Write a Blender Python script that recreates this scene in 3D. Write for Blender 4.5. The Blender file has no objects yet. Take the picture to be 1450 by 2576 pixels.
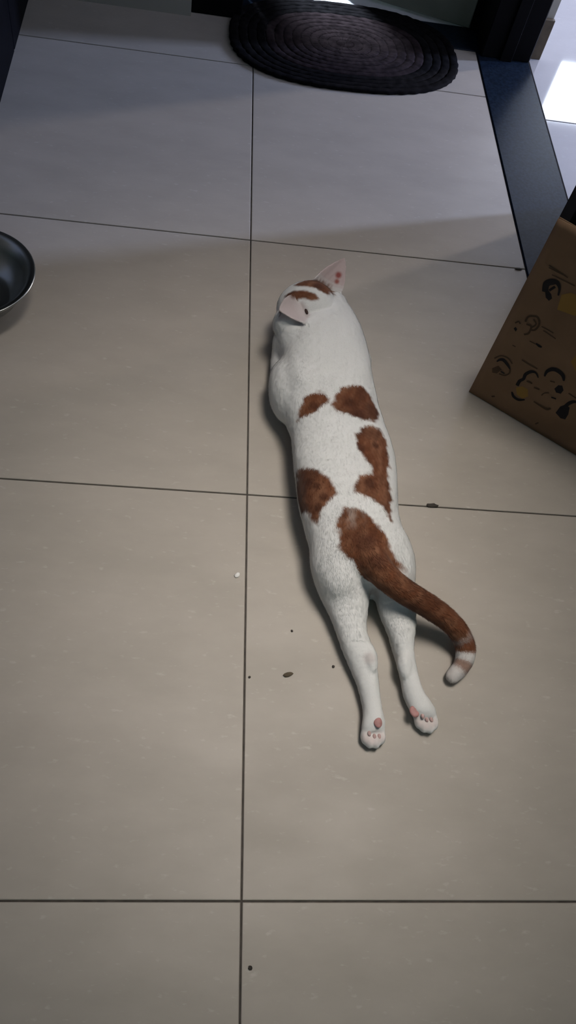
import bpy, bmesh, math, random
import numpy as np
from mathutils import Vector, Matrix, noise

random.seed(7); rng = np.random.default_rng(7)
scene = bpy.context.scene
COL = scene.collection

# ------------------------------------------------------------------ camera
F_PX, W_PX, H_PX = 2084.546, 1450.0, 2576.0
CAM = np.array([-0.108076, -1.317504, 1.133068])
C_R = np.array([0.98945432, -0.01373707, 0.1441924])
C_U = np.array([-0.06266885, 0.85689252, 0.51167161])
C_F = np.array([0.13058626, 0.51531205, -0.84699511])
cd = bpy.data.cameras.new('camera'); cam = bpy.data.objects.new('camera', cd); COL.objects.link(cam)
cd.sensor_fit = 'VERTICAL'; cd.sensor_height = 36.0; cd.sensor_width = 36.0
cd.lens = F_PX / H_PX * 36.0
cd.clip_start = 0.02; cd.clip_end = 60
cam.matrix_world = Matrix(((C_R[0], C_U[0], -C_F[0], CAM[0]), (C_R[1], C_U[1], -C_F[1], CAM[1]),
                           (C_R[2], C_U[2], -C_F[2], CAM[2]), (0, 0, 0, 1)))
scene.camera = cam

# ------------------------------------------------------------------ world, light, exposure
w = bpy.data.worlds.new('world'); scene.world = w; w.use_nodes = True
bg = w.node_tree.nodes['Background']; bg.inputs[0].default_value = (0.80, 0.90, 1.0, 1); bg.inputs[1].default_value = 0.6

def area(name, loc, target, sx, sy, power, color, spread=180):
    l = bpy.data.lights.new(name, 'AREA'); l.shape = 'RECTANGLE'; l.size = sx; l.size_y = sy
    l.energy = power; l.color = color; l.spread = math.radians(spread)
    o = bpy.data.objects.new(name, l); COL.objects.link(o); o.location = loc
    o.rotation_euler = (Vector(target) - Vector(loc)).to_track_quat('-Z', 'Y').to_euler()
    return o
# shaded ceiling lamp of the room, above and to the right of the cat
area('ceiling_lamp', (0.56, -0.50, 2.50), (0.19, -0.755, 0), 0.90, 0.90, 3.4, (1.0, 0.93, 0.85), 34)
# daylight from behind the photographer
area('daylight_behind', (0.3, -3.3, 1.7), (0.1, -0.9, 0.0), 1.2, 1.0, 5.5, (0.52, 0.90, 1.0))
# two narrow windows in the right wall of the next room
area('daylight_right_wall', (4.2, 1.23, 1.35), (0.2, 0.35, 0.0), 0.16, 0.9, 178, (0.50, 0.62, 1.0))
area('daylight_right_wall_far', (4.0, 2.12, 1.35), (0.2, 0.35, 0.0), 0.14, 0.9, 66, (1.0, 0.89, 0.83))
# window high in the far wall of the next room
area('daylight_far_wall', (2.03, 2.92, 1.292), (2.03, 0.0, 1.292), 0.60, 0.325, 10, (0.80, 0.90, 1.0))
# daylight on the landing outside the far door
area('daylight_landing', (-0.25, 1.70, 1.95), (0.15, 1.06, 0.0), 0.20, 0.20, 4.5, (0.72, 0.85, 1.0), 21)

vs = scene.view_settings
vs.view_transform = 'Standard'; vs.look = 'None'; vs.gamma = 1.0; vs.exposure = 0.0; vs.use_curve_mapping = False

# ------------------------------------------------------------------ helpers
def at(u, v, z=0.0):
    d = C_F * F_PX + C_R * (u - W_PX / 2) - C_U * (v - H_PX / 2)
    t = (z - CAM[2]) / d[2]
    return CAM + d * t
def onplane(u, v, p, n):
    d = C_F * F_PX + C_R * (u - W_PX / 2) - C_U * (v - H_PX / 2)
    t = np.dot(np.array(p) - CAM, n) / np.dot(d, n)
    return CAM + d * t

def tag(o, label=None, cat=None, group=None, kind=None):
    if label: o['label'] = label
    if cat: o['category'] = cat
    if group: o['group'] = group
    if kind: o['kind'] = kind
    return o
def empty(name, loc):
    o = bpy.data.objects.new(name, None); COL.objects.link(o); o.location = loc; o.empty_display_size = 0.05
    return o
def link(name, me, mat=None, parent=None, smooth=False):
    o = bpy.data.objects.new(name, me); COL.objects.link(o)
    if mat is not None and not me.materials: me.materials.append(mat)
    if smooth:
        for p in me.polygons: p.use_smooth = True
    if parent is not None:
        o.parent = parent
        o.matrix_parent_inverse = Matrix.Translation(-parent.location) if parent.parent is None else parent.matrix_world.inverted()
    return o
def bm_mesh(bm, name):
    bmesh.ops.recalc_face_normals(bm, faces=bm.faces[:])
    me = bpy.data.meshes.new(name); bm.to_mesh(me); bm.free(); return me
def box_bm(x0, x1, y0, y1, z0, z1, bev=0.0, seg=1, bm=None):
    b = bm or bmesh.new()
    r = bmesh.ops.create_cube(b, size=1.0)
    vs_ = r['verts']
    for v in vs_:
        v.co = Vector(((x0 + x1) / 2 + v.co.x * (x1 - x0), (y0 + y1) / 2 + v.co.y * (y1 - y0), (z0 + z1) / 2 + v.co.z * (z1 - z0)))
    if bev > 0:
        es = list({e for v in vs_ for e in v.link_edges})
        bmesh.ops.bevel(b, geom=es, offset=bev, segments=seg, affect='EDGES', profile=0.5)
    return b
def box(name, x0, x1, y0, y1, z0, z1, mat, parent=None, bev=0.0, seg=1):
    return link(name, bm_mesh(box_bm(x0, x1, y0, y1, z0, z1, bev, seg), name), mat, parent)
def lathe(prof, n=64):
    V, Fc = [], []
    for r, z in prof:
        for k in range(n):
            a = 2 * math.pi * k / n; V.append((r * math.cos(a), r * math.sin(a), z))
    for i in range(len(prof) - 1):
        for k in range(n):
            k2 = (k + 1) % n
            Fc.append((i * n + k, i * n + k2, (i + 1) * n + k2, (i + 1) * n + k))
    me = bpy.data.meshes.new('lathe'); me.from_pydata(V, [], Fc); return me

# ------------------------------------------------------------------ materials
def mat(name, color, rough=0.5, metal=0.0, spec=0.5, noise_amt=0.0, noise_scale=20, bump=0.0, bump_scale=200, color2=None, coat=0.0):
    m = bpy.data.materials.new(name); m.use_nodes = True
    nt = m.node_tree; b = nt.nodes['Principled BSDF']
    b.inputs['Base Color'].default_value = (*color, 1); b.inputs['Roughness'].default_value = rough
    b.inputs['Metallic'].default_value = metal; b.inputs['Specular IOR Level'].default_value = spec
    b.inputs['Coat Weight'].default_value = coat
    tc = nt.nodes.new('ShaderNodeTexCoord')
    if noise_amt or color2:
        nz = nt.nodes.new('ShaderNodeTexNoise'); nz.inputs['Scale'].default_value = noise_scale; nz.inputs['Detail'].default_value = 6
        nt.links.new(tc.outputs['Object'], nz.inputs['Vector'])
        mx = nt.nodes.new('ShaderNodeMix'); mx.data_type = 'RGBA'
        c2 = color2 or tuple(c * (1 - noise_amt) for c in color)
        mx.inputs['A'].default_value = (*color, 1); mx.inputs['B'].default_value = (*c2, 1)
        cr = nt.nodes.new('ShaderNodeMapRange'); cr.inputs['From Min'].default_value = 0.35; cr.inputs['From Max'].default_value = 0.65
        nt.links.new(nz.outputs['Fac'], cr.inputs['Value']); nt.links.new(cr.outputs['Result'], mx.inputs['Factor'])
        nt.links.new(mx.outputs['Result'], b.inputs['Base Color'])
    if bump:
        n2 = nt.nodes.new('ShaderNodeTexNoise'); n2.inputs['Scale'].default_value = bump_scale; n2.inputs['Detail'].default_value = 4
        nt.links.new(tc.outputs['Object'], n2.inputs['Vector'])
        bp = nt.nodes.new('ShaderNodeBump'); bp.inputs['Strength'].default_value = bump; bp.inputs['Distance'].default_value = 0.002
        nt.links.new(n2.outputs['Fac'], bp.inputs['Height']); nt.links.new(bp.outputs['Normal'], b.inputs['Normal'])
    return m

def tile_mat(name, c1, c2, c3, rough):
    m = bpy.data.materials.new(name); m.use_nodes = True
    nt = m.node_tree; b = nt.nodes['Principled BSDF']; N = nt.nodes.new; L = nt.links.new
    tc = N('ShaderNodeTexCoord'); oi = N('ShaderNodeObjectInfo')
    sc = N('ShaderNodeVectorMath'); sc.operation = 'SCALE'; sc.inputs[0].default_value = (17, 31, 5)
    L(oi.outputs['Random'], sc.inputs['Scale'])
    ad = N('ShaderNodeVectorMath'); ad.operation = 'ADD'; L(tc.outputs['Object'], ad.inputs[0]); L(sc.outputs[0], ad.inputs[1])
    n1 = N('ShaderNodeTexNoise'); n1.inputs['Scale'].default_value = 7; n1.inputs['Detail'].default_value = 5; n1.inputs['Roughness'].default_value = 0.6
    mp = N('ShaderNodeMapping'); mp.inputs['Scale'].default_value = (1.0, 2.2, 1); mp.inputs['Rotation'].default_value = (0, 0, 0.35)
    L(ad.outputs[0], mp.inputs['Vector']); L(mp.outputs[0], n1.inputs['Vector'])
    n2 = N('ShaderNodeTexNoise'); n2.inputs['Scale'].default_value = 60; n2.inputs['Detail'].default_value = 3; L(mp.outputs[0], n2.inputs['Vector'])
    r1 = N('ShaderNodeMapRange'); r1.inputs['From Min'].default_value = 0.32; r1.inputs['From Max'].default_value = 0.68; L(n1.outputs['Fac'], r1.inputs['Value'])
    mx = N('ShaderNodeMix'); mx.data_type = 'RGBA'; mx.inputs['A'].default_value = (*c1, 1); mx.inputs['B'].default_value = (*c2, 1); L(r1.outputs[0], mx.inputs['Factor'])
    r2 = N('ShaderNodeMapRange'); r2.inputs['From Min'].default_value = 0.64; r2.inputs['From Max'].default_value = 0.78; r2.inputs['To Max'].default_value = 0.5; L(n2.outputs['Fac'], r2.inputs['Value'])
    m2 = N('ShaderNodeMix'); m2.data_type = 'RGBA'; L(r2.outputs[0], m2.inputs['Factor']); L(mx.outputs['Result'], m2.inputs['A']); m2.inputs['B'].default_value = (*c3, 1)
    L(m2.outputs['Result'], b.inputs['Base Color'])
    rr = N('ShaderNodeMapRange'); rr.inputs['To Min'].default_value = rough * 0.8; rr.inputs['To Max'].default_value = rough * 1.25; L(n1.outputs['Fac'], rr.inputs['Value'])
    L(rr.outputs[0], b.inputs['Roughness']); b.inputs['Specular IOR Level'].default_value = 0.5 if rough < 0.3 else 0.32
    return m

M = {}
M['tile'] = tile_mat('beige_vitrified_tile', (0.410, 0.370, 0.321), (0.368, 0.332, 0.288), (0.52, 0.49, 0.45), 0.48)
M['tile2'] = tile_mat('pale_grey_tile', (0.36, 0.355, 0.36), (0.33, 0.325, 0.33), (0.42, 0.42, 0.42), 0.045)
M['grout'] = mat('dirty_grout', (0.085, 0.072, 0.060), 0.9, noise_amt=0.5, noise_scale=60)
M['granite'] = mat('dark_granite', (0.012, 0.020, 0.035), 0.30, spec=0.09, noise_amt=0.5, noise_scale=160)
M['black_frame'] = mat('black_frame', (0.004, 0.004, 0.005), 0.6, spec=0.06)
M['wall'] = mat('wall_paint', (0.62, 0.61, 0.60), 0.7, bump=0.15, bump_scale=90)
M['wall_grey'] = mat('grey_wall_paint', (0.36, 0.35, 0.31), 0.7, bump=0.15, bump_scale=90)
M['brown_tile'] = mat('brown_skirting', (0.10, 0.075, 0.045), 0.5, noise_amt=0.35, noise_scale=40)
M['leaf'] = mat('grey_green_door_paint', (0.20, 0.22, 0.18), 0.5, noise_amt=0.15, noise_scale=8)
M['dark_leaf'] = mat('dark_door_paint', (0.008, 0.008, 0.010), 0.6, spec=0.1)
M['cabinet'] = mat('dark_laminate', (0.004, 0.004, 0.006), 0.6, spec=0.05, noise_amt=0.4, noise_scale=30)
M['ceiling'] = mat('ceiling_paint', (0.62, 0.61, 0.60), 0.8)
M['landing'] = mat('pale_landing_floor', (0.75, 0.77, 0.80), 0.5, noise_amt=0.06)

# ------------------------------------------------------------------ floor with its tiles
GAP = 0.0012
floor = box('floor', -2.4, 0.74, -3.4, 0.795, -0.05, -0.0018, M['grout']); tag(floor, kind='structure')
FX = 0.5765
tile_cache = {}
def tile(x0, x1, y0, y1, m, parent, bev=0.0012):
    k = (round(x1 - x0, 4), round(y1 - y0, 4), m.name)
    if k not in tile_cache:
        wx, wy = (x1 - x0) / 2 - GAP, (y1 - y0) / 2 - GAP
        bm = box_bm(-wx, wx, -wy, wy, -0.010, 0.0)
        es = [e for e in bm.edges if all(v.co.z > -0.001 for v in e.verts)]
        bmesh.ops.bevel(bm, geom=es, offset=bev, segments=2, affect='EDGES', profile=0.5)
        me = bm_mesh(bm, 'floor_tile'); me.materials.append(m); tile_cache[k] = me
    o = bpy.data.objects.new('floor_tile', tile_cache[k]); COL.objects.link(o)
    o.parent = parent; o.location = ((x0 + x1) / 2, (y0 + y1) / 2, 0)
    return o
for iy in range(-5, 2):
    y0, y1 = 0.6 * iy, min(0.6 * iy + 0.6, 0.795)
    for ix in range(-4, 2):
        x0, x1 = 0.6 * ix, 0.6 * ix + 0.6
        if y1 > -0.3:
            if ix == 1 or (ix == 0 and iy == -1): continue
            if ix == 0: x1 = FX
        else:
            if ix == 1: x1 = 0.74
        tile(x0, x1, y0, y1, M['tile'], floor)

# the tile that is cut round the end of the threshold
bm = bmesh.new(); g = GAP
pl = [bm.verts.new((x, y, 0)) for x, y in ((g, -0.6 + g), (0.739, -0.6 + g), (0.739, -0.078), (FX - g, -0.078), (FX - g, -g), (g, -g))]
f_ = bm.faces.new(pl); ex = bmesh.ops.extrude_face_region(bm, geom=[f_])
for v in [q for q in ex['geom'] if isinstance(q, bmesh.types.BMVert)]: v.co.z = -0.010
es = [e for e in bm.edges if all(v.co.z > -0.001 for v in e.verts)]
bmesh.ops.bevel(bm, geom=es, offset=0.0012, segments=2, affect='EDGES', profile=0.5)
ct = link('floor_tile', bm_mesh(bm, 'floor_tile'), M['tile']); ct.parent = floor

# threshold of dark granite between the two rooms
t1 = box('trim_1', FX + 0.001, 0.716, -0.075, 0.795, -0.04, 0.002, M['granite'], bev=0.002); tag(t1, kind='structure')
# floor of the next room
floor2 = box('floor_next_room', 0.717, 4.5, 0.10, 3.1, -0.05, -0.0015, M['grout']); tag(floor2, kind='structure')
for iy in range(-1, 5):
    y0 = 0.537 + 0.6 * iy; y1 = y0 + 0.6
    y0 = max(y0, 0.12); y1 = min(y1, 3.05)
    for ix in range(0, 7):
        x0 = 0.7175 + 0.6 * ix; x1 = min(x0 + 0.6, 4.45)
        if x1 - x0 < 0.05: continue
        tile(x0, x1, y0, y1, M['tile2'], floor2)
# black threshold of the far door and the landing beyond
t2 = box('trim_2', -0.16, 0.599, 0.796, 0.905, -0.04, 0.001, M['granite'], bev=0.002); tag(t2, kind='structure')
fl3 = box('floor_landing', -0.6, 0.60, 0.906, 2.4, -0.05, -0.001, M['landing']); tag(fl3, kind='structure')

# ------------------------------------------------------------------ walls
H = 2.75
def struct(o): tag(o, kind='structure'); return o
struct(box('wall_far', -2.4, -0.155, 0.774, 0.90, -0.04, H, M['wall_grey']))
struct(box('wall_far_over_door', -0.154, 0.598, 0.80, 0.89, 2.21, H, M['wall_grey']))
struct(box('wall_left', -2.52, -2.4, -3.4, 0.90, -0.04, H, M['wall']))
struct(box('wall_back', -2.52, 0.86, -3.52, -3.4, -0.04, H, M['wall']))
struct(box('wall_right', 0.742, 0.86, -3.4, 0.10, -0.04, H, M['wall']))
struct(box('wall_right_return', 0.79, 4.5, 0.101, 0.236, -0.04, H, M['wall']))
struct(box('wall_next_room_right', 4.46, 4.56, 0.101, 3.1, -0.04, H, M['wall']))
struct(box('wall_next_room_far', 0.76, 4.5, 3.06, 3.16, -0.04, H, M['wall']))
wp = struct(box('wall_partition', 0.60, 0.748, 0.892, 3.1, -0.04, H, M['wall_grey']))
struct(box('wall_partition_end', 0.7175, 0.748, 0.8095, 0.8915, -0.04, H, M['wall_grey']))
struct(box('wall_landing_left', -0.72, -0.60, 0.901, 2.5, -0.04, H, M['wall']))
struct(box('wall_landing_far', -0.72, 0.60, 2.4, 2.5, -0.04, H, M['wall']))
ce = struct(box('ceiling', -2.5, 4.5, -3.5, 3.15, H, H + 0.1, M['ceiling']))
struct(box('baseboard_partition', 0.7175, 0.7505, 0.798, 0.809, 0.0, 0.10, M['brown_tile'], bev=0.001))
# near and far black door posts of the opening
def post(name, x0, x1, y0, y1, label):
    r = empty(name, ((x0 + x1) / 2, (y0 + y1) / 2, 0.0)); tag(r, kind='structure')
    box('post', x0, x1, y0, y1, 0.0021, 2.2, M['black_frame'], r, bev=0.003)
    box('door_stop', x0 + 0.05, x1 - 0.05, y1 if y1 < 0.3 else y0 - 0.008, (y1 + 0.008) if y1 < 0.3 else y0, 0.0021, 2.2, M['black_frame'], r, bev=0.001)
    return r
post('trim_3', FX, 0.717, -0.073, -0.023, '')
post('trim_4', 0.585, 0.716, 0.772, 0.890, '')
box('frame_lip', 0.574, 0.5985, 0.8905, 0.945, 0.0012, 2.2, M['black_frame'], bpy.data.objects['trim_4'], bev=0.002)
# far door: black post, dark leaf, grey-green leaf standing ajar
def leaf(name, hx, hy, ang, length, mat_, label, panels):
    r = empty(name, (hx, hy, 0.0)); tag(r, kind='structure')
    parts = [('leaf', box_bm(0, length, -0.018, 0.018, 0.008, 2.05, 0.002))]
    for i, (a, b, c, d) in enumerate(panels):
        parts.append(('panel', box_bm(a, b, -0.024, 0.024, c, d, 0.005)))
    parts.append(('handle', box_bm(length - 0.06, length - 0.045, -0.045, 0.045, 0.95, 1.08, 0.004)))
    for n, bm in parts:
        o = link(n, bm_mesh(bm, n), mat_); o.parent = r
    r.rotation_euler = (0, 0, ang)
    return r
r = empty('trim_5', (-0.09, 0.86, 0.0)); tag(r, kind='structure')
box('post', -0.154, -0.03, 0.790, 0.93, 0.0012, 2.2, M['black_frame'], r, bev=0.003)
leaf('door_1', -0.015, 0.945, math.radians(100), 0.222, M['dark_leaf'], '', [(0.03, 0.19, 0.12, 0.9), (0.03, 0.19, 1.0, 1.9)])
leaf('door_2', 0.572, 0.902, math.atan2(0.29, -0.957), 0.36, M['leaf'], '', [(0.05, 0.31, 0.14, 0.9), (0.05, 0.31, 1.0, 1.9)])

# ------------------------------------------------------------------ cabinet on the left
c = empty('low_cabinet', (-0.76, 0.53, 0.0)); tag(c, 'black laminate cabinet along the left edge, beyond the steel bowl', 'cabinet')
box('body', -0.98, -0.555, 0.30, 0.768, 0.0, 0.84, M['cabinet'], c, bev=0.002)
for k in range(2):
    ya = 0.303 + k * 0.233
    d = box('door', -0.5549, -0.537, ya, ya + 0.229, 0.0, 0.80, M['cabinet'], c, bev=0.002)
    box('handle', -0.5369, -0.525, ya + 0.10, ya + 0.13, 0.62, 0.74, mat('handle_metal', (0.3, 0.3, 0.3), 0.3, 1.0), d, bev=0.003)
box('top', -0.99, -0.53, 0.29, 0.77, 0.841, 0.87, M['granite'], c, bev=0.004)

# ------------------------------------------------------------------ oval braided mat by the far door
def stadium(cx, cy, ax, ay, ang, n=128, p=2.5):
    out = []
    for k in range(n):
        a = 2 * math.pi * k / n
        x = ax * math.copysign(abs(math.cos(a)) ** (2 / p), math.cos(a)); y = ay * math.copysign(abs(math.sin(a)) ** (2 / p), math.sin(a))
        out.append((cx + x * math.cos(ang) - y * math.sin(ang), cy + x * math.sin(ang) + y * math.cos(ang)))
    return out
M['rug_dark'] = mat('black_braided_yarn', (0.010, 0.009, 0.010), 0.95, spec=0.05, noise_amt=0.6, noise_scale=70)
M['rug_brown'] = mat('brown_braided_yarn', (0.031, 0.022, 0.024), 0.95, spec=0.05, noise_amt=0.55, noise_scale=55)
mat_root = empty('door_mat', (0.228, 0.735, 0.0)); tag(mat_root, 'oval dark brown braided mat with a black border, in front of the far door', 'mat')
NR = 13
def ring(k):
    f0, f1 = (k + 1) / NR, k / NR
    V, Fc = [], []; n = 160
    ax, ay = 0.288, 0.186
    z0 = 0.003
    prof = [(0.0, 0.0), (0.0, 0.3), (0.2, 0.85), (0.5, 1.0), (0.8, 0.85), (1.0, 0.3), (1.0, 0.0)]
    for (q, hz) in prof:
        f = f0 + (f1 - f0) * q
        pts = stadium(0.228, 0.731, max(ax * f, 0.095 * q * 0 + ax * f), ay * f, 0.045, n)
        for i, (x, y) in enumerate(pts):
            wob = 0.0007 * math.sin(i * 0.9 * (1 + f) + k * 1.7) + (0.0012 * math.sin(i * 2.1) if k == NR - 1 else 0)
            dx, dy = x - 0.228, y - 0.731; l = math.hypot(dx, dy) + 1e-6
            zz = 0.0015 + (0.006 + hz * (0.003 + 0.0008 * math.sin(i * 1.57 + k * 2.1)) if 0 < hz or k < NR - 1 else 0.0)
            if y > 0.77: zz += 0.0012
            V.append((x + dx / l * wob, y + dy / l * wob, zz))
    for i in range(len(prof) - 1):
        for j in range(n):
            j2 = (j + 1) % n
            Fc.append((i * n + j, i * n + j2, (i + 1) * n + j2, (i + 1) * n + j))
    me = bpy.data.meshes.new('braid'); me.from_pydata(V, [], Fc); return me
for k in range(NR):
    link('braid', ring(k), M['rug_dark'] if k >= 9 else M['rug_brown'], mat_root, smooth=True)

# ------------------------------------------------------------------ steel bowl at the left edge
M['steel'] = mat('brushed_steel', (0.34, 0.355, 0.35), 0.30, 1.0, bump=0.05, bump_scale=300)
bx, by, bs = -0.490, -0.224, 1.0
prof_o = [(0.0, 0.002), (0.050, 0.001), (0.060, 0.0), (0.066, 0.003), (0.080, 0.018), (0.092, 0.038), (0.098, 0.054), (0.104, 0.0585), (0.1075, 0.060), (0.109, 0.0615), (0.1085, 0.063), (0.106, 0.0635)]
prof_i = [(0.101, 0.062), (0.0955, 0.058), (0.090, 0.040), (0.078, 0.021), (0.064, 0.0085), (0.058, 0.006), (0.040, 0.0055), (0.0, 0.0055)]
bme = lathe(prof_o + prof_i, 96)
bowl = empty('steel_bowl', (bx, by, 0)); tag(bowl, 'round stainless steel bowl on the tiles, cut by the left edge', 'bowl')
bo = link('bowl_body', bme, M['steel'], None, smooth=True); bo.parent = bowl
rm = lathe([(0.1062, 0.0640), (0.1082, 0.0648), (0.1098, 0.0636), (0.1102, 0.0618), (0.1092, 0.0602), (0.1075, 0.0603)], 96)
ro = link('rolled_rim', rm, M['steel'], None, smooth=True); ro.parent = bowl

# ------------------------------------------------------------------ kraft paper bag with printed portraits
M['kraft'] = mat('kraft_paper', (0.225, 0.135, 0.078), 0.75, spec=0.25, noise_amt=0.22, noise_scale=9, bump=0.25, bump_scale=35)
M['ink'] = mat('black_ink', (0.012, 0.010, 0.012), 0.7, spec=0.2)
M['ink_brown'] = mat('brown_ink', (0.070, 0.042, 0.024), 0.7, spec=0.2)
M['ink_yellow'] = mat('ochre_ink', (0.27, 0.155, 0.040), 0.7, spec=0.2)
B0 = np.array([0.408, -0.344, 0.0]); BD = np.array([0.823, -0.568, 0.0]); BD /= np.linalg.norm(BD)
BB = np.array([-BD[1], BD[0], 0.0]); BB = BB if BB[1] > 0 else -BB          # towards the back
BH, BW, BT = 0.395, 0.315, 0.085
bag = empty('paper_bag', tuple(B0)); tag(bag, 'brown kraft paper bag printed with small portrait drawings, at the right edge', 'bag')
bag.rotation_euler = (0, 0, math.atan2(BD[1], BD[0]))
def grid_panel(name, fn, nu, nv, parent, m, thick=0.0012):
    V = [tuple(fn(i / nu, j / nv)) for j in range(nv + 1) for i in range(nu + 1)]
    Fc = [(j * (nu + 1) + i, j * (nu + 1) + i + 1, (j + 1) * (nu + 1) + i + 1, (j + 1) * (nu + 1) + i) for j in range(nv) for i in range(nu)]
    me = bpy.data.meshes.new(name); me.from_pydata(V, [], Fc)
    o = link(name, me, m, None, smooth=True); o.parent = parent
    md = o.modifiers.new('thickness', 'SOLIDIFY'); md.thickness = thick; md.offset = 1
    return o
def crink(u, v, s): return 0.0022 * noise.noise(Vector((u * 5 + s, v * 6, s)))
def front_y(u, v):   # local y of the front face (front is -y side)
    edge = min(u, 1 - u, v * 1.6) * 7; e = min(1, max(0, edge))
    return -0.004 * math.sin(math.pi * u) * math.sin(math.pi * min(1, v * 1.1)) + crink(u, v, 3) * e - 0.004 * v
grid_panel('front_panel', lambda u, v: (u * BW, front_y(u, v), 0.0015 + v * BH), 24, 28, bag, M['kraft'])
grid_panel('back_panel', lambda u, v: (BW - u * BW, BT * (1 - v) ** 0.8 + front_y(1 - u, v) * v + 0.003 * v + crink(u, v, 9) * (1 - v), 0.0015 + v * (BH - 0.003)), 12, 14, bag, M['kraft'])
for s, x0 in ((1, 0.0), (-1, BW)):
    def gus(u, v, s=s, x0=x0):
        y = (BT * (1 - v) ** 0.8 + 0.003 * v) * u + front_y(0 if s > 0 else 1, v) * (1 - u + u * v)
        return (x0 + s * 0.03 * math.sin(math.pi * u) * min(1, v * 2.2), y, 0.0015 + v * BH)
    grid_panel('gusset', gus, 8, 14, bag, M['kraft'])
grid_panel('bottom_panel', lambda u, v: (u * BW, v * BT, 0.0015), 4, 4, bag, M['kraft'])
# printed marks: thin ink films lying on the front panel, measured along its width and height
FN = -BB
def bag_uv(px, py):
    p = onplane(px, py, B0, FN) - B0
    return float(p @ BD), float(p[2])
def on_face(u, z, lift):
    return (u, front_y(min(1, max(0, u / BW)), min(1, max(0, z / BH))) - lift, z + 0.0015)
def film_poly(pts, m, lift=0.0012, name='printed_mark'):
    uv = [bag_uv(*p) for p in pts]
    cu = sum(a for a, _ in uv) / len(uv); cz = sum(b for _, b in uv) / len(uv)
    V = [on_face(cu, cz, lift + 0.0004)]; Fc = []; n = len(uv)
    for t in (0.5, 1.0):
        for a, b in uv: V.append(on_face(cu + (a - cu) * t, cz + (b - cz) * t, lift + 0.0004))
    for i in range(n):
        j = (i + 1) % n
        Fc.append((0, 1 + i, 1 + j)); Fc.append((1 + i, 1 + n + i, 1 + n + j, 1 + j))
    me = bpy.data.meshes.new(name); me.from_pydata(V, [], Fc)
    o = link(name, me, m); o.parent = bag; return o
def film_line(pts, widths, m, lift=0.0016, name='printed_line', sub=6):
    uv = np.array([bag_uv(*p) for p in pts]); wd = np.array(widths if hasattr(widths, '__len__') else [widths] * len(pts)) / 1500.0
    t = np.arange(len(uv)); tt = np.linspace(0, len(uv) - 1, (len(uv) - 1) * sub + 1)
    def cr(a):
        out = []
        for x in tt:
            i = min(int(x), len(a) - 2); f = x - i
            p0, p1, p2, p3 = a[max(i - 1, 0)], a[i], a[i + 1], a[min(i + 2, len(a) - 1)]
            out.append(0.5 * ((2 * p1) + (-p0 + p2) * f + (2 * p0 - 5 * p1 + 4 * p2 - p3) * f * f + (-p0 + 3 * p1 - 3 * p2 + p3) * f ** 3))
        return np.array(out)
    P_ = cr(uv); Wd = np.interp(tt, t, wd)
    tg = np.gradient(P_, axis=0); tg /= np.linalg.norm(tg, axis=1)[:, None] + 1e-9
    nn = np.stack([-tg[:, 1], tg[:, 0]], 1)
    V = []; Fc = []
    for p, q, h_ in zip(P_, nn, Wd):
        for s in (-1, 1): V.append(on_face(p[0] + s * q[0] * h_ / 2, p[1] + s * q[1] * h_ / 2, lift + 0.0004))
    for i in range(len(P_) - 1): Fc.append((2 * i, 2 * i + 1, 2 * i + 3, 2 * i + 2))
    me = bpy.data.meshes.new(name); me.from_pydata(V, [], Fc)
    o = link(name, me, m); o.parent = bag; return o
# upper portrait
film_poly([(1416, 738), (1440, 733), (1470, 745), (1480, 775), (1450, 790), (1405, 775)], M['ink_yellow'])
film_line([(1374, 732), (1378, 712), (1392, 706), (1405, 708), (1411, 722), (1408, 740)], [14, 16, 16, 12, 6, 4], M['ink'])
film_poly([(1374, 730), (1382, 727), (1390, 738), (1392, 748), (1384, 754), (1376, 746)], M['ink'])
film_line([(1385, 728), (1400, 718)], 6, M['ink'])
for a, b in (((1384, 670), (1425, 690)), ((1392, 688), (1450, 716)), ((1385, 664), (1432, 695))):
    film_line([a, b], 3, M['ink_brown'])
# middle sketch
film_line([(1325, 806), (1332, 794), (1345, 792), (1356, 796), (1360, 812), (1350, 826), (1338, 826)], 5, M['ink_brown'])
film_line([(1328, 812), (1340, 818), (1334, 834), (1322, 838)], 5, M['ink_brown'])
film_line([(1346, 800), (1352, 812), (1342, 820)], 4, M['ink_brown'])
film_poly([(1295, 824), (1300, 820), (1304, 826), (1300, 832)], M['ink'])
film_line([(1299, 810), (1308, 806), (1312, 812)], 4, M['ink_brown'])
for a, b in (((1366, 818), (1396, 834)), ((1370, 828), (1402, 848)), ((1336, 854), (1352, 862)), ((1292, 866), (1300, 870))):
    film_line([a, b], 3, M['ink_brown'])
film_line([(1352, 860), (1360, 866), (1367, 869)], [4, 8, 4], M['ink'])
# lower left portrait
film_line([(1252, 908), (1260, 903), (1270, 904), (1280, 915), (1286, 926)], [3, 7, 11, 9, 3], M['ink'])
film_line([(1246, 900), (1262, 893), (1280, 898), (1292, 912)], 4, M['ink_brown'])
film_line([(1286, 925), (1284, 936), (1272, 942), (1258, 938)], 4, M['ink_brown'])
film_poly([(1240, 925), (1256, 918), (1264, 928), (1252, 938), (1240, 936)], M['ink_brown'])
film_line([(1262, 932), (1272, 937)], 4, M['ink'])
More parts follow.
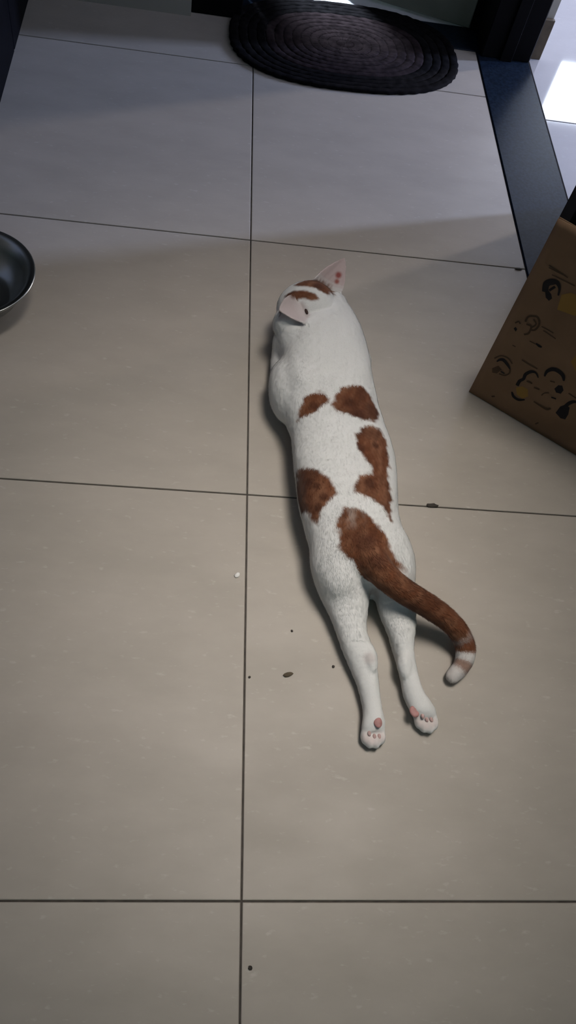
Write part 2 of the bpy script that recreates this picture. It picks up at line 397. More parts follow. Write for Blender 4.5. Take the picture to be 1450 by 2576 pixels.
# lower pair of portraits
film_poly([(1300, 974), (1316, 970), (1330, 978), (1330, 996), (1316, 1002), (1302, 992)], M['ink_yellow'])
film_line([(1290, 984), (1294, 996), (1306, 1004), (1322, 1004)], [4, 9, 9, 4], M['ink'])
film_line([(1303, 968), (1310, 956), (1320, 950), (1326, 938), (1340, 931), (1352, 934), (1358, 946)], [9, 9, 8, 9, 9, 6, 3], M['ink'])
film_line([(1328, 956), (1342, 962)], 5, M['ink_brown'])
film_line([(1346, 972), (1360, 977)], 5, M['ink_brown'])
film_line([(1316, 902), (1335, 914), (1356, 924)], 4, M['ink_brown'])
film_line([(1374, 942), (1380, 930), (1394, 924), (1408, 928), (1420, 940), (1422, 954)], [4, 8, 12, 13, 11, 4], M['ink'])
film_poly([(1398, 974), (1408, 965), (1418, 966), (1421, 978), (1414, 987), (1402, 984)], M['ink'])
film_line([(1388, 954), (1400, 957)], 4, M['ink_brown'])
film_line([(1390, 996), (1402, 1000)], 5, M['ink'])
film_line([(1345, 1008), (1362, 1018), (1378, 1026), (1388, 1024)], [4, 6, 9, 5], M['ink_brown'])
film_line([(1365, 992), (1372, 986), (1384, 985)], 3, M['ink_brown'])
# lower right silhouette
film_poly([(1400, 1036), (1412, 1020), (1426, 1014), (1436, 1022), (1432, 1040), (1424, 1053), (1412, 1050)], M['ink'])
film_line([(1424, 1020), (1436, 1010), (1450, 1006), (1464, 1012)], [9, 10, 9, 4], M['ink'])
film_line([(1434, 985), (1450, 995), (1462, 1002)], 4, M['ink_brown'])
film_poly([(1440, 905), (1460, 880), (1480, 890), (1480, 930), (1455, 935)], M['ink_yellow'])
film_line([(1348, 1066), (1356, 1062)], 4, M['ink_brown'])
film_line([(1238, 997), (1246, 996)], 5, M['ink_brown'])

# ------------------------------------------------------------------ the cat
def loft_bm(bm, stations, n=28, flat=0.55, cap=True):
    """stations: (left point, right point, top height, base height); rings are flattened ovals resting low"""
    rings = []
    for (Lp, Rp, h, z0) in stations:
        zc = z0 + (h - z0) * 0.5
        a = at(*Lp, zc); b = at(*Rp, zc)
        cpt = (a + b) / 2; ax = (b - a) / 2
        ring_ = []
        for k in range(n):
            th = 2 * math.pi * k / n
            cx, sz = math.cos(th), math.sin(th)
            px = math.copysign(abs(cx) ** (2 / 2.25), cx); pz = math.copysign(abs(sz) ** (2 / 2.25), sz)
            p = cpt + ax * px; p = np.array([p[0], p[1], zc + pz * (h - z0) * 0.5])
            ring_.append(bm.verts.new(p))
        rings.append(ring_)
    for i in range(len(rings) - 1):
        for k in range(n):
            k2 = (k + 1) % n
            bm.faces.new((rings[i][k], rings[i][k2], rings[i + 1][k2], rings[i + 1][k]))
    if cap:
        bm.faces.new(rings[0][::-1]); bm.faces.new(rings[-1])
def interp_st(st, sub=4):
    A = np.array([[*l, *r_, h, z0] for l, r_, h, z0 in st], float); out = []
    for i in range(len(A) - 1):
        p0, p1, p2, p3 = A[max(i - 1, 0)], A[i], A[i + 1], A[min(i + 2, len(A) - 1)]
        for s in range(sub):
            f = s / sub
            out.append(0.5 * ((2 * p1) + (-p0 + p2) * f + (2 * p0 - 5 * p1 + 4 * p2 - p3) * f * f + (-p0 + 3 * p1 - 3 * p2 + p3) * f ** 3))
    out.append(A[-1])
    return [((q[0], q[1]), (q[2], q[3]), q[4], q[5]) for q in out]
def ellipsoid(bm, c_, radii, axes=None, seg=28):
    r_ = bmesh.ops.create_uvsphere(bm, u_segments=seg, v_segments=seg // 2, radius=1.0)
    Mx = np.eye(3) if axes is None else np.array(axes).T
    for v in r_['verts']:
        p = Mx @ (np.array(v.co) * np.array(radii)); v.co = Vector(np.array(c_) + p)
def tube(bm, pts, rad, n=20):
    pts = np.array(pts, float); rad = np.array(rad, float)
    tg = np.gradient(pts, axis=0); tg /= np.linalg.norm(tg, axis=1)[:, None]
    rings = []
    for p, t, r_ in zip(pts, tg, rad):
        s = np.cross(t, (0, 0, 1)); s /= np.linalg.norm(s); u_ = np.cross(s, t)
        rings.append([bm.verts.new(p + r_ * (math.cos(2 * math.pi * k / n) * s + math.sin(2 * math.pi * k / n) * u_)) for k in range(n)])
    for i in range(len(rings) - 1):
        for k in range(n):
            k2 = (k + 1) % n
            bm.faces.new((rings[i][k], rings[i][k2], rings[i + 1][k2], rings[i + 1][k]))
    bm.faces.new(rings[0][::-1]); bm.faces.new(rings[-1])
def catmull(A, sub):
    A = np.array(A, float); out = []
    for i in range(len(A) - 1):
        p0, p1, p2, p3 = A[max(i - 1, 0)], A[i], A[i + 1], A[min(i + 2, len(A) - 1)]
        for s in range(sub):
            f = s / sub
            out.append(0.5 * ((2 * p1) + (-p0 + p2) * f + (2 * p0 - 5 * p1 + 4 * p2 - p3) * f * f + (-p0 + 3 * p1 - 3 * p2 + p3) * f ** 3))
    out.append(A[-1]); return np.array(out)

G0 = 0.001
TORSO = [((760, 770), (868, 770), .098, .018), ((724, 828), (897, 822), .108, .004), ((712, 868), (910, 850), .114, G0), ((708, 920), (926, 905), .118, G0), ((704, 978), (938, 970), .115, G0),
         ((715, 1042), (953, 1040), .110, G0), ((733, 1094), (969, 1085), .106, G0), ((737, 1149), (991, 1150), .106, G0), ((744, 1204), (998, 1210), .107, G0),
         ((751, 1262), (1000, 1275), .108, G0), ((764, 1315), (1006, 1330), .108, G0), ((779, 1372), (1030, 1375), .106, G0), ((781, 1420), (1042, 1425), .100, G0),
         ((793, 1462), (1042, 1462), .084, G0), ((815, 1490), (1036, 1492), .064, G0)]
LEG_L = [((780, 1405), (925, 1400), .088, G0), ((788, 1450), (930, 1448), .078, G0), ((801, 1487), (930, 1488), .068, G0), ((817, 1520), (929, 1517), .060, G0), ((839, 1575), (923, 1565), .050, G0),
         ((853, 1612), (925, 1603), .046, G0), ((868, 1648), (941, 1643), .044, G0), ((893, 1704), (950, 1700), .037, G0), ((910, 1762), (957, 1756), .033, G0),
         ((914, 1794), (962, 1790), .033, G0), ((911, 1826), (970, 1820), .032, .002), ((913, 1848), (968, 1842), .024, .003)]
LEG_R = [((935, 1410), (1041, 1405), .088, G0), ((940, 1450), (1043, 1448), .080, G0), ((944, 1482), (1042, 1480), .070, G0), ((949, 1515), (1043, 1512), .060, G0), ((956, 1548), (1048, 1546), .051, G0), ((971, 1582), (1047, 1588), .045, G0),
         ((985, 1622), (1042, 1632), .042, G0), ((1003, 1682), (1045, 1672), .036, G0), ((1014, 1744), (1062, 1736), .033, G0), ((1024, 1770), (1080, 1764), .033, G0),
         ((1035, 1794), (1096, 1790), .032, .002), ((1048, 1812), (1098, 1808), .024, .003)]
bm = bmesh.new()
loft_bm(bm, interp_st(TORSO), 40)
loft_bm(bm, interp_st(LEG_L), 28)
loft_bm(bm, interp_st(LEG_R), 28)
# haunches
def unit(v): v = np.array(v, float); return v / np.linalg.norm(v)
ellipsoid(bm, at(846, 1425, .046), (.037, .062, .043), (unit((1, .15, 0)), unit((-.15, 1, 0)), (0, 0, 1)))
ellipsoid(bm, at(990, 1412, .046), (.031, .056, .043), (unit((1, .15, 0)), unit((-.15, 1, 0)), (0, 0, 1)))
# shoulder blades, elbow and folded fore leg at the left, chest
ellipsoid(bm, at(722, 985, .046), (.032, .064, .045), (unit((1, .1, 0)), unit((-.1, 1, 0)), (0, 0, 1)))
ellipsoid(bm, at(722, 866, .040), (.026, .036, .038))
ellipsoid(bm, at(768, 965, .080), (.030, .055, .030), (unit((1, .3, 0)), unit((-.3, 1, 0)), (0, 0, 1)))
ellipsoid(bm, at(890, 955, .080), (.030, .055, .030), (unit((1, -.1, 0)), unit((.1, 1, 0)), (0, 0, 1)))
# fore legs stretched ahead beneath the head
tube(bm, catmull([at(715, 960, .028), at(712, 900, .022), at(722, 850, .018), at(740, 815, .016)], 6), np.linspace(.026, .014, 19))
tube(bm, catmull([at(905, 920, .030), at(872, 850, .022), at(835, 810, .018), at(800, 785, .016)], 6), np.linspace(.026, .014, 19))
for c_ in ((738, 812), (798, 783)): ellipsoid(bm, at(*c_, .014), (.018, .020, .0135))
# neck and head, the face turned to the left
HC = at(770, 774, .076)
fw_ = unit((-0.82, 0.20, -0.58)); sd_ = unit(np.cross((0, 0, 1), fw_)); up_ = np.cross(fw_, sd_)
AX = (fw_, sd_, up_)
def hp(a, b, c_): return HC + fw_ * a + sd_ * b + up_ * c_
ellipsoid(bm, HC, (.055, .050, .045), AX)
ellipsoid(bm, hp(.014, -.004, -.014), (.043, .054, .036), AX)
ellipsoid(bm, at(737, 816, .074), (.036, .034, .034))
ellipsoid(bm, at(748, 862, .062), (.034, .046, .040))
ellipsoid(bm, hp(.042, 0, -.016), (.022, .022, .017), AX)
ellipsoid(bm, hp(.049, .0085, -.020), (.015, .012, .011), AX)
ellipsoid(bm, hp(.049, -.0085, -.020), (.015, .012, .011), AX)
ellipsoid(bm, hp(.038, 0, -.032), (.018, .014, .010), AX)
tube(bm, [at(790, 775, .068), at(808, 800, .064), at(820, 835, .060), at(822, 880, .058)], [.040, .045, .050, .054])
# ears: thin curved cups
EARS = [  # base corner a, base corner b, tip, bulge
    (at(786, 712, .100), at(856, 748, .078), at(869, 647, .124), unit((-.2, -.5, 1.0))),
    (at(742, 742, .120), at(776, 818, .108), at(700, 780, .114), unit((-.35, -.45, 1.0)))]
def ear_pts(e, nu=14, nv=12):
    A_, B_, T_, bl = e; rows = []
    for j in range(nv + 1):
        v = j / nv; row = []
        wv = (1 - v ** 1.9)
        mid = (A_ + B_) / 2 * (1 - v) + T_ * v
        for i in range(nu + 1):
            u_ = i / nu * 2 - 1
            p = mid + (B_ - A_) / 2 * u_ * wv + bl * (0.016 * (u_ * u_ - 0.6) * (1 - v) ** 0.7)
            row.append(p)
        rows.append(row)
    return np.array(rows)
for e in EARS:
    G = ear_pts(e); nv, nu = G.shape[0], G.shape[1]
    nrm = unit(np.cross(e[1] - e[0], e[2] - (e[0] + e[1]) / 2))
    th = 0.0021
    lay = [[[bm.verts.new(G[j, i] + nrm * s * th) for i in range(nu)] for j in range(nv)] for s in (1, -1)]
    for s in (0, 1):
        for j in range(nv - 1):
            for i in range(nu - 1):
                q = (lay[s][j][i], lay[s][j][i + 1], lay[s][j + 1][i + 1], lay[s][j + 1][i])
                bm.faces.new(q if s == 0 else q[::-1])
    for j in range(nv - 1):
        for i in (0, nu - 1):
            q = (lay[0][j][i], lay[0][j + 1][i], lay[1][j + 1][i], lay[1][j][i]); bm.faces.new(q if i == 0 else q[::-1])
    for i in range(nu - 1):
        for j in (0, nv - 1):
            q = (lay[0][j][i + 1], lay[0][j][i], lay[1][j][i], lay[1][j][i + 1]); bm.faces.new(q if j == 0 else q[::-1])
# hocks and hind toes (soles up)
ellipsoid(bm, at(932, 1655, .034), (.011, .024, .012), (unit((1, .1, 0)), unit((-.1, 1, 0)), (0, 0, 1)))
ellipsoid(bm, at(1018, 1672, .030), (.011, .022, .012))
TOES_L = [(918, 1853), (930, 1863), (946, 1864), (960, 1853)]
TOES_R = [(1053, 1813), (1066, 1824), (1081, 1826), (1093, 1817)]
for tx, ty in TOES_L + TOES_R:
    ellipsoid(bm, at(tx, ty, .012), (.0062, .0115, .0095), seg=16)
# tail
TAIL_PX = [(885, 1325, .072), (905, 1365, .080), (930, 1402, .086), (960, 1440, .090), (1010, 1482, .080), (1075, 1523, .066), (1125, 1557, .050), (1156, 1590, .036), (1172, 1628, .024), (1166, 1668, .016), (1140, 1702, .012)]
TP = catmull([at(*p) for p in TAIL_PX], 8)
TR = np.interp(np.linspace(0, 1, len(TP)), [0, .12, .25, .45, .7, .85, 1.0], [.028, .027, .0225, .0195, .0172, .0155, .0105])
tube(bm, TP, TR)
ellipsoid(bm, TP[-1], (.011, .011, .010), seg=16); 
bmesh.ops.recalc_face_normals(bm, faces=bm.faces[:])
raw = bpy.data.meshes.new('cat_raw'); bm.to_mesh(raw); bm.free()
tmp = bpy.data.objects.new('cat_raw', raw); COL.objects.link(tmp)
md = tmp.modifiers.new('r', 'REMESH'); md.mode = 'VOXEL'; md.voxel_size = 0.0018; md.use_smooth_shade = True
md = tmp.modifiers.new('s', 'SMOOTH'); md.factor = 0.5; md.iterations = 14
dg = bpy.context.evaluated_depsgraph_get(); dg.update()
body_me = bpy.data.meshes.new_from_object(tmp.evaluated_get(dg)); body_me.name = 'cat_body'
bpy.data.objects.remove(tmp); bpy.data.meshes.remove(raw)
nv = len(body_me.vertices)
co = np.empty(nv * 3, np.float32); body_me.vertices.foreach_get('co', co); co = co.reshape(-1, 3).astype(float)
co[:, 2] = np.maximum(co[:, 2], 0.0006); 
nr = np.empty(nv * 3, np.float32); body_me.vertex_normals.foreach_get('vector', nr); nr = nr.reshape(-1, 3).astype(float)
# extra smoothing of the trunk and thighs, leaving ears, face and toes as they are
ed = np.empty(len(body_me.edges) * 2, np.int32); body_me.edges.foreach_get('vertices', ed); ed = ed.reshape(-1, 2)
deg = np.bincount(ed.ravel(), minlength=nv).astype(float)[:, None]
ys, ye = at(930, 1680)[1], at(800, 850, .06)[1]
wgt = np.clip((co[:, 1] - ys) / .05, 0, 1) * np.clip((ye - co[:, 1]) / .03, 0, 1)
wgt = (wgt * .6)[:, None]
for it in range(70):
    acc = np.stack([np.bincount(ed[:, 0], co[ed[:, 1], a], nv) + np.bincount(ed[:, 1], co[ed[:, 0], a], nv) for a in range(3)], 1) / deg
    co = co + (acc - co) * wgt
body_me.vertices.foreach_set('co', co.astype(np.float32).ravel()); body_me.update()
nr = np.empty(nv * 3, np.float32); body_me.vertex_normals.foreach_get('vector', nr); nr = nr.reshape(-1, 3).astype(float)
# gentle fur relief
def fbm(P_, s, k=3):
    """cheap smooth value noise from summed sines"""
    out = np.zeros(len(P_)); r_ = np.random.default_rng(int(s * 10) + k)
    for i in range(10):
        d = r_.normal(size=3) * s * (1 + .35 * i); out += np.sin(P_ @ d + r_.uniform(0, 6.28)) / (1 + .35 * i)
    return out / 3.2
co += nr * (0.0007 * fbm(co, 60) + 0.0003 * fbm(co, 190))[:, None] * (co[:, 2] > 0.004)[:, None]
legm = np.clip((at(900, 1500)[1] - co[:, 1]) / .03, 0, 1) * np.clip((co[:, 1] - at(930, 1780)[1]) / .05, 0, 1) * (co[:, 2] > .004)
co += nr * (0.0007 * np.clip(fbm(co * np.array([.25, 1.0, .3]), 260), -1, .6) * legm)[:, None]
body_me.vertices.foreach_set('co', co.astype(np.float32).ravel()); body_me.update()

# coat colours
def poly_sd(poly, P_):
    """signed distance (inside positive) in the ground plane"""
    poly = np.array(poly); d = np.full(len(P_), 1e9); ins = np.zeros(len(P_), bool)
    for i in range(len(poly)):
        a, b = poly[i], poly[(i + 1) % len(poly)]
        e = b - a; w_ = P_ - a; t = np.clip((w_ @ e) / (e @ e), 0, 1)
        d = np.minimum(d, np.linalg.norm(w_ - t[:, None] * e, axis=1))
        cnd = ((a[1] <= P_[:, 1]) != (b[1] <= P_[:, 1]))
        with np.errstate(divide='ignore', invalid='ignore'):
            xx = a[0] + (P_[:, 1] - a[1]) / (b[1] - a[1]) * e[0]
        ins ^= cnd & (P_[:, 0] < xx)
    return np.where(ins, d, -d)
z6 = lambda L_: [(640 + x * .2345, 620 + y * .2345) for x, y in L_]
z7 = lambda L_: [(680 + x * .2759, 1080 + y * .2759) for x, y in L_]
PATCH = [  # outline, surface height, outer slope
    (z6([(440, 410), (520, 372), (600, 352), (740, 368), (830, 430), (862, 520), (780, 522), (660, 452), (540, 432), (460, 432)]), .112),
    (z6([(285, 660), (325, 540), (420, 472), (560, 475), (640, 508), (692, 560), (620, 578), (480, 578), (380, 560), (320, 640)]), .114),
    (z6([(460, 1865), (490, 1720), (560, 1610), (660, 1558), (760, 1588), (815, 1630), (700, 1735), (580, 1812)]), .108),
    (z6([(840, 1700), (870, 1600), (940, 1520), (1060, 1488), (1170, 1508), (1255, 1620), (1335, 1790), (1300, 1885), (1150, 1850), (980, 1800), (880, 1762)]), .100),
    ([(893, 1097), (904, 1078), (928, 1066), (955, 1078), (974, 1108), (980, 1174), (950, 1178), (930, 1164), (906, 1134)], .090),
    (z7([(930, 290), (1060, 320), (1074, 470), (1112, 640), (1104, 835), (1030, 705), (920, 635), (765, 560), (760, 490), (820, 410), (930, 400)]), .085),
    (z7([(235, 380), (300, 345), (400, 368), (520, 428), (602, 520), (612, 585), (540, 655), (470, 745), (430, 875), (370, 815), (310, 745), (240, 690)]), .085),
    (z7([(690, 700), (760, 705), (860, 745), (960, 860), (1040, 930), (1085, 1050), (1140, 1185), (1290, 1330), (1150, 1450), (1000, 1400), (900, 1340), (830, 1255), (760, 1192), (680, 1142), (636, 1062), (640, 920), (596, 890), (625, 790)]), .104)]
from mathutils.bvhtree import BVHTree
bvh = BVHTree.FromPolygons([Vector(p) for p in co], [tuple(p.vertices) for p in body_me.polygons])
def on_body(x, y, zz):
    p = at(x, y, zz); d = Vector(p - CAM).normalized()
    h_ = bvh.ray_cast(Vector(CAM), d)
    return np.array(h_[0]) if h_[0] is not None and h_[0].z > .03 else p
wob = fbm(co, 220) * 0.0028 + fbm(co, 90) * 0.0022
brown = np.zeros(nv)
for poly, zz in PATCH:
    p3 = [on_body(x, y, zz) for x, y in poly]; zmin = min(p[2] for p in p3) - .012
    pw = [p[:2] for p in p3]
    sd = poly_sd(pw, co[:, :2]) + wob
    k = np.clip((sd + .0035) / .007, 0, 1); k = k * k * (3 - 2 * k)
    k *= np.clip((co[:, 2] - max(0.035, zmin if len(poly) < 17 else .075)) / 0.010, 0, 1)
    brown = np.maximum(brown, k)
# tail rings
dT = np.full(nv, 1e9); iT = np.zeros(nv)
for i, p in enumerate(TP):
    d = np.linalg.norm(co - p, axis=1) - TR[i]; m_ = d < dT; dT[m_] = d[m_]; iT[m_] = i
tpar = iT / (len(TP) - 1)
on_tail = np.clip((0.004 - dT) / .004, 0, 1) * (tpar > .18)
ringpat = np.interp(tpar, [0, .70, .73, .76, .82, .84, .87, .89, .93, .955, 1.0], [1, 1, .75, 1, 1, .25, .2, .85, .85, .25, .3])
brown = np.where(on_tail > .3, ringpat, brown)
white = np.array([.715, .715, .70]); br1 = np.array([.145, .052, .023]); br2 = np.array([.066, .022, .010]); br3 = np.array([.225, .102, .054])
tone = np.clip(.5 + 1.3 * fbm(co * np.array([1.0, .55, 1.0]), 170), 0, 1)[:, None]; tone2 = np.clip(.40 + 1.3 * fbm(co, 75), 0, 1)[:, None]
bc = br1 * (1 - tone * .8) + br3 * tone * .8; bc = bc * (1 - tone2 * .75) + br2 * tone2 * .75
col = white * (1 - brown[:, None]) + bc * brown[:, None]
# the front of the rump patch is thin and greyish
sd = np.linalg.norm(co[:, :2] - at(884, 1296, .105)[:2], axis=1); k = (np.clip(1 - sd / .026, 0, 1) * np.clip(.55 + 1.6 * fbm(co * np.array([1, .4, 1]), 300), 0, 1))[:, None] * .7 * (brown[:, None] > .3)
col = col * (1 - k) + np.array([.36, .29, .25]) * k
# pink thin-furred ears
pink = np.array([.62, .50, .49]); pinkg = np.array([.50, .43, .42])
for ei, e in enumerate(EARS):
    G = ear_pts(e)
    d = np.full(nv, 1e9)
    near = np.where(np.linalg.norm(co - G.reshape(-1, 3).mean(0), axis=1) < .09)[0]
    gv = np.repeat(np.linspace(0, 1, G.shape[0]), G.shape[1]); best = np.zeros(nv)
    for q, vv in zip(G.reshape(-1, 3), gv):
        dd = np.linalg.norm(co[near] - q, axis=1); m_ = dd < d[near]; d[near[m_]] = dd[m_]; best[near[m_]] = vv
    k = (np.clip((.0062 - d) / .002, 0, 1) * np.clip((best - .10) / .25, 0, 1))[:, None]
    col = col * (1 - k) + (pink if ei == 0 else pinkg) * k
pw = [on_body(x, y, .112)[:2] for x, y in z6([(275, 690), (330, 590), (430, 552), (520, 588), (560, 650), (598, 730), (545, 825), (480, 838), (380, 790)])]
k = (np.clip((poly_sd(pw, co[:, :2]) + .003) / .006, 0, 1) * np.clip((co[:, 2] - .085) / .01, 0, 1))[:, None] * .8
col = col * (1 - k) + np.array([.47, .40, .39]) * k
def spot(px, py, zz, rad, c_, amt=1.0):
    global col
    p = on_body(px, py, zz); d = np.linalg.norm(co - p, axis=1); k = (np.clip((rad - d) / (rad * .6), 0, 1) * amt)[:, None]
    col = col * (1 - k) + np.array(c_) * k
for px_, py_, zz_, rr_ in ((775, 1212, .085, .009), (797, 1222, .095, .008), (815, 1250, .10, .010), (800, 1275, .095, .010), (880, 1012, .105, .016), (905, 1040, .10, .014), (905, 1128, .10, .014), (930, 1215, .098, .014), (945, 1120, .09, .008),
                           (915, 1365, .108, .022), (945, 1412, .108, .018), (790, 1022, .105, .012), (800, 720, .115, .014)):
    kb = brown > .5; keep = col.copy(); spot(px_, py_, zz_, rr_, (.062, .020, .010), .75); col[~kb] = keep[~kb]
spot(852, 692, .095, .008, (.34, .10, .09)); spot(848, 708, .092, .006, (.36, .13, .11))
# thin fur on the hocks and between the thighs
spot(936, 1490, .05, .016, (.42, .33, .30), .6); spot(930, 1655, .044, .012, (.50, .42, .40), .5)
spot(990, 1628, .036, .010, (.50, .42, .40), .4)
for tx, ty in TOES_L + TOES_R: spot(tx, ty, .02, .010, (.62, .50, .47), .5)
ca = body_me.color_attributes.new('coat', 'FLOAT_COLOR', 'POINT')
ca.data.foreach_set('color', np.c_[col, np.ones(nv)].astype(np.float32).ravel())

def fur_mat(name, rough):
    m = bpy.data.materials.new(name); m.use_nodes = True; nt = m.node_tree; b = nt.nodes['Principled BSDF']
    a = nt.nodes.new('ShaderNodeVertexColor'); a.layer_name = 'coat'
    nt.links.new(a.outputs['Color'], b.inputs['Base Color']); b.inputs['Roughness'].default_value = rough
    b.inputs['Specular IOR Level'].default_value = 0.15
    b.inputs['Sheen Weight'].default_value = 0.12; b.inputs['Sheen Roughness'].default_value = 0.5
    return m
M['fur'] = fur_mat('short_cat_fur', 0.85)
M['pad'] = mat('pink_paw_pad', (0.50, 0.25, 0.235), 0.6, noise_amt=0.25, noise_scale=120)
M['toe_pad'] = mat('pale_toe_pad', (0.56, 0.38, 0.355), 0.6, noise_amt=0.2, noise_scale=120)
M['eye'] = mat('amber_eye', (0.30, 0.20, 0.04), 0.1, coat=1.0)
M['pupil'] = mat('eye_pupil', (0.005, 0.005, 0.005), 0.1)
M['canal'] = mat('dark_ear_opening', (0.040, 0.018, 0.014), 0.8)
cat = empty('cat', tuple(at(870, 1150, 0))); tag(cat, 'white cat with brown patches lying flat on the tiles, hind legs stretched back', 'cat')
body = link('body', body_me, M['fur'], cat, smooth=True)

# short fur lying along the body
body_me.calc_loop_triangles(); nt_ = len(body_me.loop_triangles)
tri = np.empty(nt_ * 3, np.int32); body_me.loop_triangles.foreach_get('vertices', tri); tri = tri.reshape(-1, 3)
nr = np.empty(nv * 3, np.float32); body_me.vertex_normals.foreach_get('vector', nr); nr = nr.reshape(-1, 3).astype(float)
A_, B_, C_ = co[tri[:, 0]], co[tri[:, 1]], co[tri[:, 2]]
ar = np.linalg.norm(np.cross(B_ - A_, C_ - A_), axis=1)
ar = ar * (co[tri[:, 0], 2] > 0.006)
NF = 90000
pick = rng.choice(nt_, NF, p=ar / ar.sum()); u1 = rng.random(NF); u2 = rng.random(NF); fl = u1 + u2 > 1; u1[fl] = 1 - u1[fl]; u2[fl] = 1 - u2[fl]
w0 = 1 - u1 - u2; T_ = tri[pick]
mixv = lambda X: X[T_[:, 0]] * w0[:, None] + X[T_[:, 1]] * u1[:, None] + X[T_[:, 2]] * u2[:, None]
Pf = mixv(co); Nf = mixv(nr); Nf /= np.linalg.norm(Nf, axis=1)[:, None]; Cf = mixv(col)
tgT = np.gradient(TP, axis=0); tgT /= np.linalg.norm(tgT, axis=1)[:, None]
flow = np.tile(np.array([.14, -1.0, 0.0]), (NF, 1))
tl = on_tail[T_[:, 0]] > .3; flow[tl] = tgT[iT[T_[tl, 0]].astype(int)]
hd = np.linalg.norm(Pf - HC, axis=1) < .066; flow[hd] = -fw_ + np.array([0, -.3, 0])
flow += rng.normal(size=(NF, 3)) * .22
flow -= Nf * np.sum(flow * Nf, axis=1)[:, None]; flow /= np.linalg.norm(flow, axis=1)[:, None]
side = np.cross(flow, Nf)
ln = rng.uniform(.0035, .0065, NF); ln[tl] *= 1.25; ln[hd] *= .7
earv = np.zeros(NF, bool)
for e in EARS:
    cen = (e[0] + e[1]) * .25 + e[2] * .5; earv |= np.linalg.norm(Pf - cen, axis=1) < .032
ln[earv] *= .35
ln[Pf[:, 1] < at(930, 1640)[1]] *= .6
ft = (Pf[:, 1] < at(930, 1800)[1]); ln[ft] *= .6
wd = rng.uniform(.00035, .0007, NF)
base = Pf - Nf * .0004
tip = Pf + flow * ln[:, None] + Nf * (ln * rng.uniform(.10, .30, NF))[:, None]
tip[:, 2] = np.maximum(tip[:, 2], .0008)
FV = np.empty((NF, 3, 3)); FV[:, 0] = base - side * wd[:, None]; FV[:, 1] = base + side * wd[:, None]; FV[:, 2] = tip
fm = bpy.data.meshes.new('fur'); fm.vertices.add(NF * 3); fm.vertices.foreach_set('co', FV.astype(np.float32).ravel())
fm.loops.add(NF * 3); fm.polygons.add(NF); fm.loops.foreach_set('vertex_index', np.arange(NF * 3, dtype=np.int32))
fm.polygons.foreach_set('loop_start', np.arange(0, NF * 3, 3, dtype=np.int32)); fm.polygons.foreach_set('loop_total', np.full(NF, 3, np.int32))
fm.update(calc_edges=True)
cv = np.repeat(Cf * rng.uniform(.90, 1.06, NF)[:, None], 3, axis=0)
fa = fm.color_attributes.new('coat', 'FLOAT_COLOR', 'POINT'); fa.data.foreach_set('color', np.c_[cv, np.ones(NF * 3)].astype(np.float32).ravel())
fm.polygons.foreach_set('use_smooth', np.ones(NF, bool))
fm.normals_split_custom_set_from_vertices(np.repeat(Nf, 3, axis=0).astype(np.float32))
fo = link('fur', fm, M['fur'], cat); fo['kind'] = 'stuff'

# paw pads on the upturned soles
def surf_z(x, y):
    d = np.hypot(co[:, 0] - x, co[:, 1] - y); m_ = d < .003
    return float(co[m_, 2].max()) if m_.any() else 0.02
def pad(px, py, zz, ra, rb, ang, label=None, m='pad'):
    p = at(px, py, zz); z = surf_z(p[0], p[1])
    b = bmesh.new(); c_, s_ = math.cos(ang), math.sin(ang)
    ellipsoid(b, (p[0], p[1], z - .0012), (ra, rb, .0026), ((c_, s_, 0), (-s_, c_, 0), (0, 0, 1)), 16)
    o = link('paw_pad', bm_mesh(b, 'paw_pad'), M[m], cat, smooth=True)
    if label: o['label'] = label
pad(951, 1817, .030, .0062, .0080, .1); pad(1045, 1788, .030, .0068, .0086, .35)
for tx, ty in [(928, 1847), (942, 1853), (954, 1853)]: pad(tx, ty, .018, .0027, .0038, 0, None, 'toe_pad')
for tx, ty in [(1060, 1806), (1072, 1812), (1084, 1812)]: pad(tx, ty, .018, .0027, .0038, .3, None, 'toe_pad')
# face (turned away from the camera)
for s in (-1, 1):
    b = bmesh.new(); ellipsoid(b, hp(.0425, s * .0195, .006), (.0105, .0105, .0095), AX, 20)
    eo = link('eye', bm_mesh(b, 'eye'), M['eye'], cat, smooth=True)
    b = bmesh.new(); ellipsoid(b, hp(.0512, s * .0225, .006), (.0024, .0026, .0056), AX, 14)
    link('pupil', bm_mesh(b, 'pupil'), M['pupil'], eo, smooth=True)
b = bmesh.new(); ellipsoid(b, hp(.0625, 0, -.010), (.005, .006, .0042), AX, 16); link('nose', bm_mesh(b, 'nose'), M['pad'], cat, smooth=True)
pe = on_body(771, 783, .11)
b = bmesh.new(); ellipsoid(b, (pe[0], pe[1], pe[2]), (.0026, .0068, .003), (unit((1, .35, 0)), unit((-.35, 1, 0)), (0, 0, 1)), 16)
link('ear_opening', bm_mesh(b, 'ear_opening'), M['canal'], cat, smooth=True)

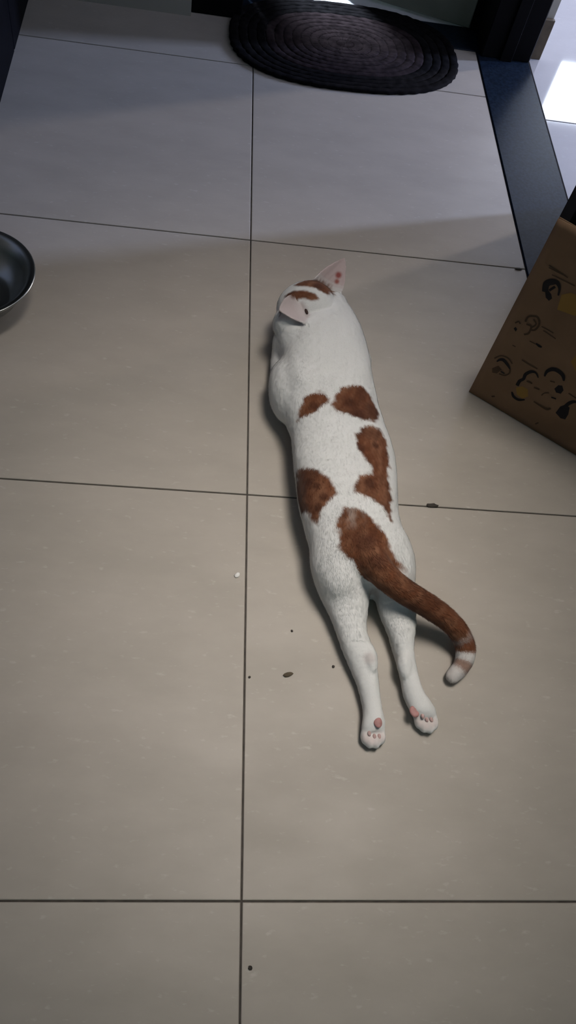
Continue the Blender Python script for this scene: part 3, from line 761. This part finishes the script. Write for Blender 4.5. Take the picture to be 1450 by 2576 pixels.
# ------------------------------------------------------------------ crumbs on the floor
M['crumb_dark'] = mat('dark_crumb', (0.035, 0.028, 0.022), 0.8)
M['crumb_white'] = mat('white_crumb', (0.75, 0.73, 0.70), 0.8)
M['dry_leaf'] = mat('dry_leaf', (0.10, 0.075, 0.045), 0.8, noise_amt=0.4)
def crumb(name, px, py, r0, m, label, cat_, stretch=1.0, ang=0.0):
    p = at(px, py, 0.001); b = bmesh.new()
    bmesh.ops.create_icosphere(b, subdivisions=2, radius=1.0)
    for v in b.verts:
        k = 1 + .35 * noise.noise(v.co * 2 + Vector((px, py, 0)))
        x, y, z = v.co.x * r0 * stretch * k, v.co.y * r0 * k, v.co.z * r0 * .5 * k
        v.co = Vector((x * math.cos(ang) - y * math.sin(ang), x * math.sin(ang) + y * math.cos(ang), max(z, -r0 * .35) + r0 * .35))
    o = link(name, bm_mesh(b, name), m, None, smooth=True); o.location = (p[0], p[1], 0.0003)
    tag(o, label, cat_)
crumb('dry_leaf_bit', 725, 1697, .0035, M['dry_leaf'], 'thin brown dry scrap on the tile left of the hind legs', 'scrap', 2.2, .35)
crumb('crumb', 839, 1677, .0022, M['crumb_dark'], 'small dark crumb close beside the left hind leg', 'crumb')
crumb('crumb', 628, 1703, .0018, M['crumb_dark'], 'tiny dark crumb touching the long grout line, left of the dry scrap', 'crumb')
crumb('crumb', 597, 1447, .0038, M['crumb_white'], 'small white crumb left of the long grout line, level with the rump', 'crumb', 1.3, 1.0)
crumb('crumb', 735, 1587, .0018, M['crumb_dark'], 'tiny dark crumb on the open tile above the dry scrap', 'crumb')
crumb('crumb', 815, 1517, .0022, M['crumb_dark'], 'small dark crumb against the outside of the left thigh', 'crumb')
crumb('crumb', 630, 2435, .0026, M['crumb_dark'], 'round dark crumb on the nearest tile, right of the long grout line', 'crumb')
crumb('dirt_clump', 1088, 1272, .0040, M['crumb_dark'], 'dark clump of dirt in the grout line right of the cat', 'dirt', 2.8, .0)
crumb('dirt_clump', 1305, 677, .0030, M['crumb_dark'], 'dark smear of dirt where the grout meets the dark threshold', 'dirt', 3.0, .0)
